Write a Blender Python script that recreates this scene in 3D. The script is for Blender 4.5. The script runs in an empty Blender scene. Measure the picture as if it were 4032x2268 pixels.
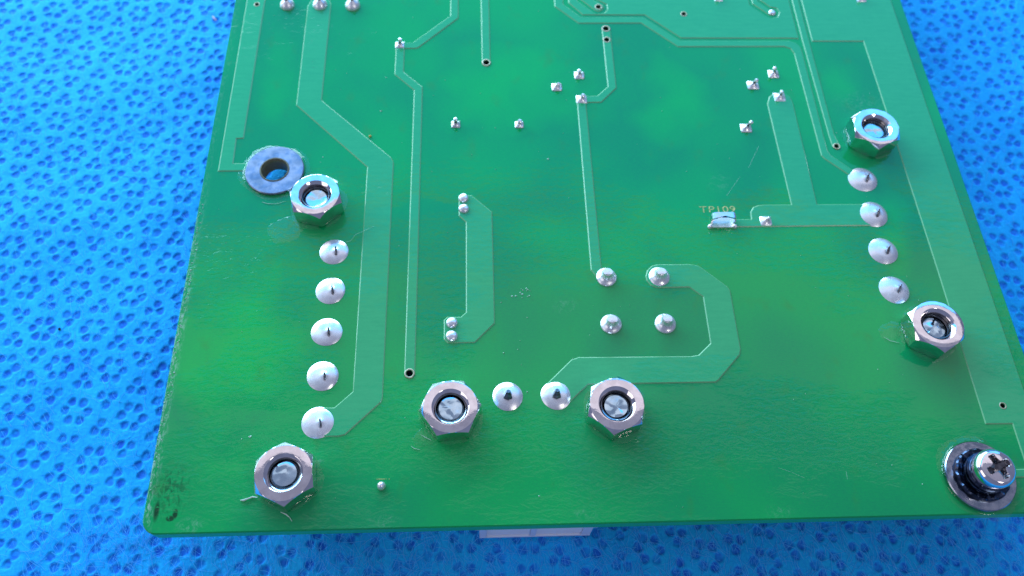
import bpy, bmesh, math, random
import numpy as np
from mathutils import Vector, Matrix, noise
from mathutils.geometry import delaunay_2d_cdt

# One Blender unit is one 1.27 mm board grid step.  Board: x to the right, y away from the viewer, z up,
# origin at the near left corner of the board's copper side.
sc = bpy.context.scene
sc.unit_settings.scale_length = 0.00127
random.seed(7)
rng = np.random.default_rng(11)
PI = math.pi
COL = sc.collection

# ---------------------------------------------------------------- camera
cam_d = bpy.data.cameras.new('camera')
cam = bpy.data.objects.new('camera', cam_d)
COL.objects.link(cam)
cam.location = (25.674, -13.200, 63.511)
cam.rotation_euler = (0.487916, -0.027897, -0.029503)
cam_d.sensor_width = 36
cam_d.lens = 28.842
cam_d.clip_start = 0.5
cam_d.clip_end = 4000
cam_d.dof.use_dof = True
cam_d.dof.focus_distance = 66
cam_d.dof.aperture_fstop = 0.0288 / (2 * 0.30)
sc.camera = cam

# ---------------------------------------------------------------- light: a room with a blue skylit window ahead
world = bpy.data.worlds.new('World')
sc.world = world
world.use_nodes = True
bg = world.node_tree.nodes['Background']
bg.inputs[0].default_value = (0.48, 0.58, 1.0, 1)
bg.inputs[1].default_value = 0.32


def area(name, loc, target, sx, sy, radiance, color):
    d = bpy.data.lights.new(name, 'AREA')
    d.shape = 'RECTANGLE'
    d.size, d.size_y = sx, sy
    d.color = color
    d.energy = radiance * PI * sx * sy
    o = bpy.data.objects.new(name, d)
    o.location = loc
    o.rotation_euler = (Vector(target) - Vector(loc)).to_track_quat('-Z', 'Y').to_euler()
    COL.objects.link(o)
    return o


area('window_light', (-90, 242, 78), (25, 25, 0), 500, 120, 10.5, (0.50, 0.80, 1.0))
area('blue_sky_light', (21, 174, 135), (25, 26, 0), 450, 120, 2.2, (0.06, 0.44, 0.98))
area('ceiling_light', (30, 108, 200), (30, 108, 0), 450, 77, 0.70, (1.0, 0.92, 0.96))
area('dim_ceiling_light', (30, -2, 202), (30, -2, 0), 450, 138, 0.14, (1.0, 0.92, 0.96))
area('lamp_behind_right', (230, -230, 300), (30, 10, 0), 100, 100, 8.0, (1.0, 0.96, 0.94))
area('lamp_behind_left', (-320, -120, 170), (20, 10, 0), 240, 160, 1.6, (1.0, 0.92, 0.92))

sc.view_settings.view_transform = 'Standard'
sc.view_settings.look = 'None'
sc.view_settings.exposure = 0
sc.view_settings.gamma = 1


# ---------------------------------------------------------------- helpers
def tag(o, label=None, cat=None, group=None, kind=None):
    for k, v in (('label', label), ('category', cat), ('group', group), ('kind', kind)):
        if v:
            o[k] = v
    return o


def link(name, me, mat=None, parent=None):
    o = bpy.data.objects.new(name, me)
    COL.objects.link(o)
    if mat:
        me.materials.append(mat)
    o.parent = parent
    return o


def empty(name, loc):
    o = bpy.data.objects.new(name, None)
    o.empty_display_size = 0.5
    o.location = loc
    COL.objects.link(o)
    return o


def from_bm(name, bm, mat=None, parent=None, smooth=None):
    me = bpy.data.meshes.new(name)
    bm.normal_update()
    bm.to_mesh(me)
    bm.free()
    if smooth is not None:
        me.polygons.foreach_set('use_smooth', [True] * len(me.polygons))
        me.set_sharp_from_angle(angle=math.radians(smooth))
    return link(name, me, mat, parent)


def lathe(bm, prof, seg=32, c=(0, 0, 0), wob=0.0, close=True, sx=1, sy=1):
    """prof: list of (r, z) from outside to centre; r 0 closes to a point"""
    rings = []
    ph = random.uniform(0, 6)
    for r, zz in prof:
        if r < 1e-6:
            rings.append([bm.verts.new((c[0], c[1], c[2] + zz))])
        else:
            ring = []
            for i in range(seg):
                a = 2 * PI * i / seg
                rr = r * (1 + wob * (math.sin(2 * a + ph) + 0.5 * math.sin(3 * a + 2 * ph)))
                ring.append(bm.verts.new((c[0] + sx * rr * math.cos(a), c[1] + sy * rr * math.sin(a), c[2] + zz)))
            rings.append(ring)
    for A, B in zip(rings, rings[1:]):
        if len(A) == 1 and len(B) == 1:
            continue
        if len(B) == 1:
            for i in range(seg):
                bm.faces.new((A[i], A[(i + 1) % seg], B[0]))
        elif len(A) == 1:
            for i in range(seg):
                bm.faces.new((A[0], B[(i + 1) % seg], B[i]))
        else:
            for i in range(seg):
                j = (i + 1) % seg
                bm.faces.new((A[i], A[j], B[j], B[i]))
    return rings


def tube(bm, pts, rad, seg=8, cap=True):
    pts = [Vector(p) for p in pts]
    rings = []
    for i, p in enumerate(pts):
        t = (pts[min(i + 1, len(pts) - 1)] - pts[max(i - 1, 0)]).normalized()
        up = Vector((0, 0, 1)) if abs(t.z) < 0.9 else Vector((1, 0, 0))
        u = t.cross(up).normalized()
        v = t.cross(u)
        r = rad[i] if isinstance(rad, (list, tuple)) else rad
        rings.append([bm.verts.new(p + (u * math.cos(2 * PI * k / seg) + v * math.sin(2 * PI * k / seg)) * r) for k in range(seg)])
    for A, B in zip(rings, rings[1:]):
        for k in range(seg):
            bm.faces.new((A[k], A[(k + 1) % seg], B[(k + 1) % seg], B[k]))
    if cap:
        bm.faces.new(rings[0])
        bm.faces.new(rings[-1])


def box(bm, x0, x1, y0, y1, z0, z1):
    v = [bm.verts.new((x, y, zz)) for zz in (z0, z1) for x, y in ((x0, y0), (x1, y0), (x1, y1), (x0, y1))]
    for f in ((3, 2, 1, 0), (4, 5, 6, 7), (0, 1, 5, 4), (1, 2, 6, 5), (2, 3, 7, 6), (3, 0, 4, 7)):
        bm.faces.new([v[i] for i in f])


def circle(cx, cy, r, n=20):
    return [(cx + r * math.cos(2 * PI * i / n), cy + r * math.sin(2 * PI * i / n)) for i in range(n)]


def signed_area(P):
    return 0.5 * sum(P[i][0] * P[(i + 1) % len(P)][1] - P[(i + 1) % len(P)][0] * P[i][1] for i in range(len(P)))


def ccw(P):
    return list(P) if signed_area(P) > 0 else list(P)[::-1]


def inset(P, d):
    n = len(P)
    out = []
    for i in range(n):
        a, b, c = Vector(P[i - 1]), Vector(P[i]), Vector(P[(i + 1) % n])
        e1, e2 = (b - a).normalized(), (c - b).normalized()
        n1, n2 = Vector((-e1.y, e1.x)), Vector((-e2.y, e2.x))
        m = (n1 + n2)
        k = d / max(0.35, 1 + n1.dot(n2)) 
        out.append((b.x + m.x * k, b.y + m.y * k))
    return out


def inside(p, P):
    x, y = p
    r = False
    j = len(P) - 1
    for i in range(len(P)):
        if (P[i][1] > y) != (P[j][1] > y) and x < (P[j][0] - P[i][0]) * (y - P[i][1]) / (P[j][1] - P[i][1]) + P[i][0]:
            r = not r
        j = i
    return r


def flat_fill(bm, outer, holes, z, flip=False):
    vs, es = [], []
    for L in [outer] + holes:
        b = len(vs)
        vs += [Vector(p) for p in L]
        es += [(b + i, b + (i + 1) % len(L)) for i in range(len(L))]
    V, E, F, *_ = delaunay_2d_cdt(vs, es, [], 0, 1e-5)
    bv = [bm.verts.new((v.x, v.y, z)) for v in V]
    for f in F:
        cx = sum(V[i].x for i in f) / len(f)
        cy = sum(V[i].y for i in f) / len(f)
        if not inside((cx, cy), outer) or any(inside((cx, cy), h) for h in holes):
            continue
        f = [bv[i] for i in f]
        bm.faces.new(f[::-1] if flip else f)


def wall(bm, A, za, B, zb, mi=0):
    va = [bm.verts.new((p[0], p[1], za)) for p in A]
    vb = [bm.verts.new((p[0], p[1], zb)) for p in B]
    n = len(A)
    for i in range(n):
        j = (i + 1) % n
        f = bm.faces.new((va[i], va[j], vb[j], vb[i]))
        f.material_index = mi


# ---------------------------------------------------------------- materials
def new_mat(name):
    m = bpy.data.materials.new(name)
    m.use_nodes = True
    nt = m.node_tree
    return m, nt, nt.nodes['Principled BSDF']


class N:
    """tiny node-building helper"""

    def __init__(self, nt):
        self.nt = nt
        self.pos = None

    def node(self, t, **kw):
        n = self.nt.nodes.new(t)
        for k, v in kw.items():
            setattr(n, k, v)
        return n

    def put(self, sock, v):
        if isinstance(v, bpy.types.NodeSocket):
            self.nt.links.new(v, sock)
        else:
            sock.default_value = v

    def coords(self):
        if not self.pos:
            self.pos = self.node('ShaderNodeNewGeometry').outputs['Position']
        return self.pos

    def mapping(self, scale=(1, 1, 1), loc=(0, 0, 0), rot=(0, 0, 0)):
        m = self.node('ShaderNodeMapping')
        self.put(m.inputs['Vector'], self.coords())
        m.inputs['Scale'].default_value = scale
        m.inputs['Location'].default_value = loc
        m.inputs['Rotation'].default_value = rot
        return m.outputs[0]

    def noise(self, vec, scale, detail=2, rough=0.5, dist=0):
        n = self.node('ShaderNodeTexNoise')
        self.put(n.inputs['Vector'], vec)
        n.inputs['Scale'].default_value = scale
        n.inputs['Detail'].default_value = detail
        n.inputs['Roughness'].default_value = rough
        n.inputs['Distortion'].default_value = dist
        return n.outputs['Fac']

    def math(self, op, a, b=0.0, clamp=False):
        n = self.node('ShaderNodeMath', operation=op, use_clamp=clamp)
        self.put(n.inputs[0], a)
        self.put(n.inputs[1], b)
        return n.outputs[0]

    def ramp(self, v, lo, hi, a=0.0, b=1.0):
        n = self.node('ShaderNodeMapRange', interpolation_type='SMOOTHSTEP')
        self.put(n.inputs['Value'], v)
        n.inputs['From Min'].default_value = lo
        n.inputs['From Max'].default_value = hi
        n.inputs['To Min'].default_value = a
        n.inputs['To Max'].default_value = b
        return n.outputs[0]

    def mix(self, f, a, b):
        n = self.node('ShaderNodeMix', data_type='RGBA')
        self.put(n.inputs[0], f)
        self.put(n.inputs[6], a)
        self.put(n.inputs[7], b)
        return n.outputs[2]

    def bump(self, h, strength, dist=0.1, normal=None):
        n = self.node('ShaderNodeBump')
        n.inputs['Strength'].default_value = strength
        n.inputs['Distance'].default_value = dist
        self.put(n.inputs['Height'], h)
        if normal:
            self.put(n.inputs['Normal'], normal)
        return n.outputs[0]

    def blob(self, cx, cy, rx, ry, soft=1.0, wander=0.0):
        """soft elliptical patch around a spot on the board"""
        m = self.mapping(scale=(1 / rx, 1 / ry, 0), loc=(-cx / rx, -cy / ry, 0))
        if wander:
            wn = self.node('ShaderNodeTexNoise')
            self.put(wn.inputs['Vector'], self.coords())
            wn.inputs['Scale'].default_value = 0.11
            wn.inputs['Detail'].default_value = 3
            mm = self.node('ShaderNodeMix', data_type='VECTOR')
            off = self.node('ShaderNodeVectorMath', operation='SUBTRACT')
            self.put(off.inputs[0], wn.outputs['Color'])
            off.inputs[1].default_value = (0.5, 0.5, 0.5)
            sc_ = self.node('ShaderNodeVectorMath', operation='MULTIPLY_ADD')
            self.put(sc_.inputs[0], off.outputs[0])
            sc_.inputs[1].default_value = (wander, wander, 0)
            self.put(sc_.inputs[2], m)
            m = sc_.outputs[0]
        l = self.node('ShaderNodeVectorMath', operation='LENGTH')
        self.put(l.inputs[0], m)
        return self.ramp(l.outputs['Value'], 1.0, 1.0 - 0.999 * soft)


def lacquer_normal(n):
    """uneven clear varnish: long swells plus orange peel, stronger in brushed patches"""
    w = n.noise(n.mapping(scale=(0.16, 0.5, 0.3)), 1.0, 2, 0.5, 0.3)
    mid = n.noise(n.mapping(scale=(0.9, 1.9, 1)), 1.0, 3, 0.55, 1.2)
    patch = n.ramp(n.noise(n.mapping(scale=(0.07, 0.12, 1), loc=(3.1, 1.7, 0)), 1.0, 2), 0.45, 0.60, 0.08, 1.2)
    up = n.node('ShaderNodeSeparateXYZ')
    n.put(up.inputs[0], n.coords())
    calm = n.ramp(up.outputs['Y'], 28.0, 36.0, 1.0, 0.25)
    patch = n.math('MULTIPLY', n.math('MAXIMUM', patch, n.math('MAXIMUM', n.blob(36, 25, 40, 5.0, 0.7), n.blob(34, 6.5, 38, 4.5, 0.7))), calm)
    ring = n.blob(33.8, 24.8, 2.6, 1.9, 0.5)
    fine = n.noise(n.mapping(scale=(2.4, 2.4, 1)), 1.0, 3, 0.6, 1.5)
    h = n.math('ADD', n.math('MULTIPLY', w, 0.10), n.math('MULTIPLY', n.math('MULTIPLY', mid, patch), 0.34))
    h = n.math('ADD', h, n.math('MULTIPLY', n.math('MULTIPLY', fine, ring), 0.26))
    peel = n.noise(n.coords(), 7.0, 2, 0.5)
    h = n.math('ADD', h, n.math('MULTIPLY', peel, 0.004))
    return n.bump(h, 0.24, 1.0)


def mask_mat(name, dark, light, copper=False):
    m, nt, p = new_mat(name)
    n = N(nt)
    if copper:
        f = n.noise(n.mapping(scale=(0.5, 3.0, 1)), 1.0, 3, 0.6)
    else:
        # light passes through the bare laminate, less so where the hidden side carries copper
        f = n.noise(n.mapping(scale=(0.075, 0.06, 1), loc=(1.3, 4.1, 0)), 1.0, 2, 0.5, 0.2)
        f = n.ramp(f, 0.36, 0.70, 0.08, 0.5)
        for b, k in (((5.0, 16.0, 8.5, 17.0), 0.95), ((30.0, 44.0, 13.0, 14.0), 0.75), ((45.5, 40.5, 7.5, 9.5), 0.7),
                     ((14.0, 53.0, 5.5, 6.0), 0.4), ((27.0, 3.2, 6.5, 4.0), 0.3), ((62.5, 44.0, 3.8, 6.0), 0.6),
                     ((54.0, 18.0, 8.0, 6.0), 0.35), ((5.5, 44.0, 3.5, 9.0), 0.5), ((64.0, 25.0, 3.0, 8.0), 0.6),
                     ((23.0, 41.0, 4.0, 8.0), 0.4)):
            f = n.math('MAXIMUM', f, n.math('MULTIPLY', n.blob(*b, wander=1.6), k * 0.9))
    grain = n.noise(n.mapping(scale=(1.5, 6.0, 1)), 1.6, 4, 0.65)
    g2 = n.math('MULTIPLY', n.math('SUBTRACT', grain, 0.5), 0.55)
    weave = n.math('MULTIPLY', n.math('SUBTRACT', n.noise(n.mapping(scale=(1, 2.2, 1)), 5.5, 3, 0.7), 0.5), 0.5)
    f = n.math('ADD', n.math('ADD', f, g2), weave, clamp=True)
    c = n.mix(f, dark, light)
    if not copper:
        # scuffed, chalky left rim and a few rubbed patches; dried black ink at the near left corner
        sep = n.node('ShaderNodeSeparateXYZ')
        n.put(sep.inputs[0], n.coords())
        rim = n.ramp(sep.outputs['X'], 0.95, 0.15)
        rn = n.ramp(n.noise(n.mapping(scale=(3.0, 1.1, 1)), 1.4, 5, 0.75, 0.8), 0.46, 0.64)
        low = n.ramp(sep.outputs['Y'], 34.0, 18.0, 0.12, 1.0)
        s = n.math('MULTIPLY', n.math('MULTIPLY', rim, rn), low)
        sm = n.ramp(n.noise(n.mapping(scale=(1.6, 1.6, 1)), 1.3, 5, 0.8, 0.6), 0.46, 0.72)
        for b, k in (((3.6, 0.6, 1.5, 0.8), .65), ((18.2, 0.6, 1.6, 0.7), .45), ((33.6, 0.75, 1.5, 0.6), .5), ((48.6, 0.6, 1.5, 0.8), .35),
                     ((8.6, 5.6, 0.8, 0.9), .6), ((12.9, 5.2, 0.6, 0.5), .5), ((33.0, 18.6, 1.4, 1.2), .3), ((64.5, 41.0, 4.0, 2.4), .22), ((48.5, 31.5, 1.8, 1.6), .22)):
            s = n.math('MAXIMUM', s, n.math('MULTIPLY', n.math('MULTIPLY', n.blob(*b), sm), k))
        c = n.mix(n.math('MULTIPLY', s, 0.75), c, (0.42, 0.55, 0.46, 1))
        yel = n.noise(n.mapping(scale=(0.5, 0.35, 1), loc=(8, 2, 0)), 1.0, 3)
        c = n.mix(n.ramp(yel, 0.58, 0.8, 0, 0.3), c, (0.05, 0.20, 0.03, 1))
        ink = n.ramp(n.noise(n.mapping(scale=(1.6, 0.9, 1), loc=(0, 3, 0), rot=(0, 0, 0.5)), 1.6, 4, 0.7, 1.0), 0.44, 0.60)
        k = n.math('MULTIPLY', n.math('MULTIPLY', n.blob(1.8, 3.2, 2.2, 3.2), 0.6), ink)
        ink2 = n.ramp(n.noise(n.mapping(scale=(1.6, 1.6, 1), loc=(5, 3, 0)), 1.5, 3, 0.7), 0.32, 0.48)
        for b in ((0.95, 1.75, 0.30, 1.1, 0.7), (2.05, 1.15, 0.40, 0.27, 0.45), (2.38, 1.5, 0.25, 0.46, 0.45)):
            k = n.math('MAXIMUM', k, n.math('MULTIPLY', n.math('MULTIPLY', n.blob(*b), ink2), 0.85))
        c = n.mix(k, c, (0.004, 0.010, 0.008, 1))
        n.put(p.inputs['Roughness'], n.ramp(s, 0.0, 0.6, 0.35, 0.6))
    else:
        n.put(p.inputs['Roughness'], 0.4)
    n.put(p.inputs['Base Color'], c)
    p.inputs['IOR'].default_value = 1.5
    p.inputs['Specular IOR Level'].default_value = 0.0
    p.inputs['Coat Weight'].default_value = 1.0
    p.inputs['Coat IOR'].default_value = 1.44
    p.inputs['Coat Roughness'].default_value = 0.045
    nn = lacquer_normal(n)
    n.put(p.inputs['Coat Normal'], nn)
    return m


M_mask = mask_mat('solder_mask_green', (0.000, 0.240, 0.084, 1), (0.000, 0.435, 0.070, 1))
M_copper = mask_mat('masked_copper_green', (0.018, 0.325, 0.128, 1), (0.038, 0.405, 0.155, 1), True)

M_rim, nt, p = new_mat('thin_mask_over_copper_edge')
p.inputs['Base Color'].default_value = (0.15, 0.42, 0.19, 1)
p.inputs['Roughness'].default_value = 0.3

M_core, nt, p = new_mat('laminate_edge')
n = N(nt)
n.put(p.inputs['Base Color'], n.mix(n.noise(n.mapping(scale=(1.2, 1.2, 9)), 1.0, 4, .7), (0.003, 0.36, 0.15, 1), (0.012, 0.48, 0.19, 1)))
p.inputs['Roughness'].default_value = 0.5

M_barrel, nt, p = new_mat('bare_hole_wall')
n = N(nt)
n.put(p.inputs['Base Color'], n.mix(n.noise(n.mapping(scale=(2, 2, 6)), 1.5, 4, .7), (0.05, 0.05, 0.025, 1), (0.20, 0.19, 0.11, 1)))
p.inputs['Roughness'].default_value = 0.55

M_dark, nt, p = new_mat('dark_void')
p.inputs['Base Color'].default_value = (0.004, 0.005, 0.006, 1)
p.inputs['Roughness'].default_value = 0.8

M_gold, nt, p = new_mat('tarnished_ring')
n = N(nt)
n.put(p.inputs['Base Color'], n.mix(n.noise(n.coords(), 6.0, 3), (0.36, 0.28, 0.17, 1), (0.62, 0.55, 0.40, 1)))
p.inputs['Roughness'].default_value = 0.4
p.inputs['Metallic'].default_value = 0.35


def metal(name, c0, c1, rough, scale=1.5, bump=0.0, metallic=1.0, stretch=(1, 1, 1), r2=None):
    m, nt, p = new_mat(name)
    n = N(nt)
    f = n.noise(n.mapping(scale=stretch), scale, 4, 0.6)
    n.put(p.inputs['Base Color'], n.mix(n.ramp(f, 0.35, 0.65), c0, c1))
    n.put(p.inputs['Roughness'], n.ramp(n.noise(n.coords(), scale * 1.7, 3), 0.35, 0.65, rough, r2 or rough * 1.5))
    p.inputs['Metallic'].default_value = metallic
    if bump:
        n.put(p.inputs['Normal'], n.bump(n.noise(n.coords(), scale * 3, 3), bump, 0.05))
    return m


M_steel = metal('nickel_plated_steel', (0.74, 0.69, 0.70, 1), (0.88, 0.83, 0.84, 1), 0.05, 1.2, 0.06, r2=0.10)
M_bore = metal('shaded_bore_metal', (0.10, 0.10, 0.11, 1), (0.2, 0.19, 0.2, 1), 0.22, 2.0)  # darker than the nut steel: shade among the threads painted into the colour
M_bolt = metal('zinc_bolt', (0.42, 0.60, 0.70, 1), (0.62, 0.78, 0.84, 1), 0.10, 0.6, 0.06, r2=0.26)
M_solder = metal('tin_solder', (0.74, 0.72, 0.74, 1), (0.88, 0.86, 0.87, 1), 0.25, 0.8, 0.0, 0.72)
M_pin = metal('tinned_pin', (0.10, 0.10, 0.12, 1), (0.26, 0.26, 0.30, 1), 0.25, 3.0, 0.1)
M_tip = metal('bright_cut_pin', (0.86, 0.84, 0.86, 1), (0.95, 0.92, 0.92, 1), 0.22, 3.0, 0.3, 0.7)
M_washer = metal('varnished_zinc_washer', (0.16, 0.20, 0.28, 1), (0.30, 0.32, 0.42, 1), 0.28, 0.8, 0.15, 0.85, r2=0.5)
M_clip = metal('bright_clip', (0.70, 0.72, 0.78, 1), (0.80, 0.82, 0.86, 1), 0.16, 1.2, 0.1)

M_plastic, nt, p = new_mat('translucent_white_nylon')
n = N(nt)
n.put(p.inputs['Base Color'], n.mix(n.noise(n.coords(), 0.8, 3), (0.82, 0.78, 0.80, 1), (0.90, 0.86, 0.88, 1)))
p.inputs['Roughness'].default_value = 0.45
p.inputs['Subsurface Weight'].default_value = 0.15
p.inputs['Subsurface Radius'].default_value = (0.5, 0.5, 0.6)
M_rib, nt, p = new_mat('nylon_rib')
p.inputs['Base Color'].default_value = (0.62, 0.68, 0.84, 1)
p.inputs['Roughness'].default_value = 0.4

M_print, nt, p = new_mat('yellowed_print')
n = N(nt)
n.put(p.inputs['Base Color'], n.mix(n.ramp(n.noise(n.mapping(scale=(1.5, 3, 1)), 1.6, 3), 0.42, 0.6), (0.60, 0.58, 0.22, 1), (0.22, 0.36, 0.10, 1)))
p.inputs['Roughness'].default_value = 0.4

M_white, nt, p = new_mat('white_lint')
p.inputs['Base Color'].default_value = (0.55, 0.72, 0.62, 1)
p.inputs['Roughness'].default_value = 0.5
M_amber, nt, p = new_mat('amber_flux_crumb')
p.inputs['Base Color'].default_value = (0.55, 0.40, 0.08, 1)
M_pink, nt, p = new_mat('pink_lint')
p.inputs['Base Color'].default_value = (0.55, 0.40, 0.62, 1)

# clear varnish standing proud of the board: real thickness, see-through, glossy by angle
M_clear, nt, p = new_mat('clear_varnish')
nt.nodes.remove(p)
n = N(nt)
tr = n.node('ShaderNodeBsdfTransparent')
tr.inputs[0].default_value = (0.95, 0.98, 0.95, 1)
gl = n.node('ShaderNodeBsdfGlossy')
gl.inputs['Roughness'].default_value = 0.05
fr = n.node('ShaderNodeFresnel')
fr.inputs['IOR'].default_value = 1.5
bn = n.bump(n.noise(n.coords(), 1.3, 2, .5, .6), 0.3, 0.3)
n.put(fr.inputs['Normal'], bn)
n.put(gl.inputs['Normal'], bn)
mx = n.node('ShaderNodeMixShader')
ge = n.node('ShaderNodeNewGeometry')
n.put(mx.inputs[0], n.math('MULTIPLY', fr.outputs[0], n.math('SUBTRACT', 1.0, ge.outputs['Backfacing'])))
nt.links.new(tr.outputs[0], mx.inputs[1])
nt.links.new(gl.outputs[0], mx.inputs[2])
nt.links.new(mx.outputs[0], nt.nodes['Material Output'].inputs['Surface'])

# cloth: the pressed dots are fused film and hold a deeper blue
M_cloth, nt, p = new_mat('blue_nonwoven')
n = N(nt)
at = n.node('ShaderNodeAttribute', attribute_name='pressed')
strand = n.noise(n.mapping(scale=(4.5, 1.0, 1), rot=(0, 0, 0.35)), 1.5, 5, 0.72, 1.6)
strand2 = n.noise(n.mapping(scale=(1.2, 4.0, 1), rot=(0, 0, -0.3)), 1.7, 5, 0.75, 1.8)
st = n.math('MULTIPLY', n.math('ADD', strand, strand2), 0.5)
cloud = n.noise(n.coords(), 0.35, 3)
base = n.mix(n.ramp(st, 0.38, 0.62), (0.002, 0.35, 0.94, 1), (0.009, 0.50, 1.0, 1))
base = n.mix(n.ramp(cloud, 0.35, 0.7, 0, 0.35), base, (0.012, 0.56, 1.0, 1))
dotc = n.mix(n.ramp(n.noise(n.coords(), 2.6, 3), 0.4, 0.7), (0.004, 0.095, 0.60, 1), (0.020, 0.18, 0.76, 1))
wv = n.ramp(n.noise(n.coords(), 1.7, 3), 0.3, 0.6, 0.45, 1.0)
n.put(p.inputs['Base Color'], n.mix(n.math('MULTIPLY', at.outputs['Fac'], wv), base, dotc))
p.inputs['Roughness'].default_value = 0.75
p.inputs['Sheen Weight'].default_value = 0.10
p.inputs['Specular IOR Level'].default_value = 0.2
p.inputs['Sheen Tint'].default_value = (0.3, 0.7, 1, 1)
n.put(p.inputs['Normal'], n.bump(n.math('MULTIPLY', st, n.math('SUBTRACT', 1.0, n.math('MULTIPLY', at.outputs['Fac'], 0.8))), 0.5, 0.35))

M_fibre, nt, p = new_mat('pale_blue_fibre')
p.inputs['Base Color'].default_value = (0.10, 0.52, 0.98, 1)
p.inputs['Roughness'].default_value = 0.45

# ---------------------------------------------------------------- cloth
CZ = -8.0


def cloth_z(x, y):
    return (CZ + 0.16 * np.sin(0.21 * x + 0.13 * y + 1.0) + 0.10 * np.sin(0.37 * y - 0.11 * x) + 0.06 * np.sin(0.55 * x + 0.31 * y + 2.0)
            + 0.03 * np.sin(0.9 * x - 0.7 * y))


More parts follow.
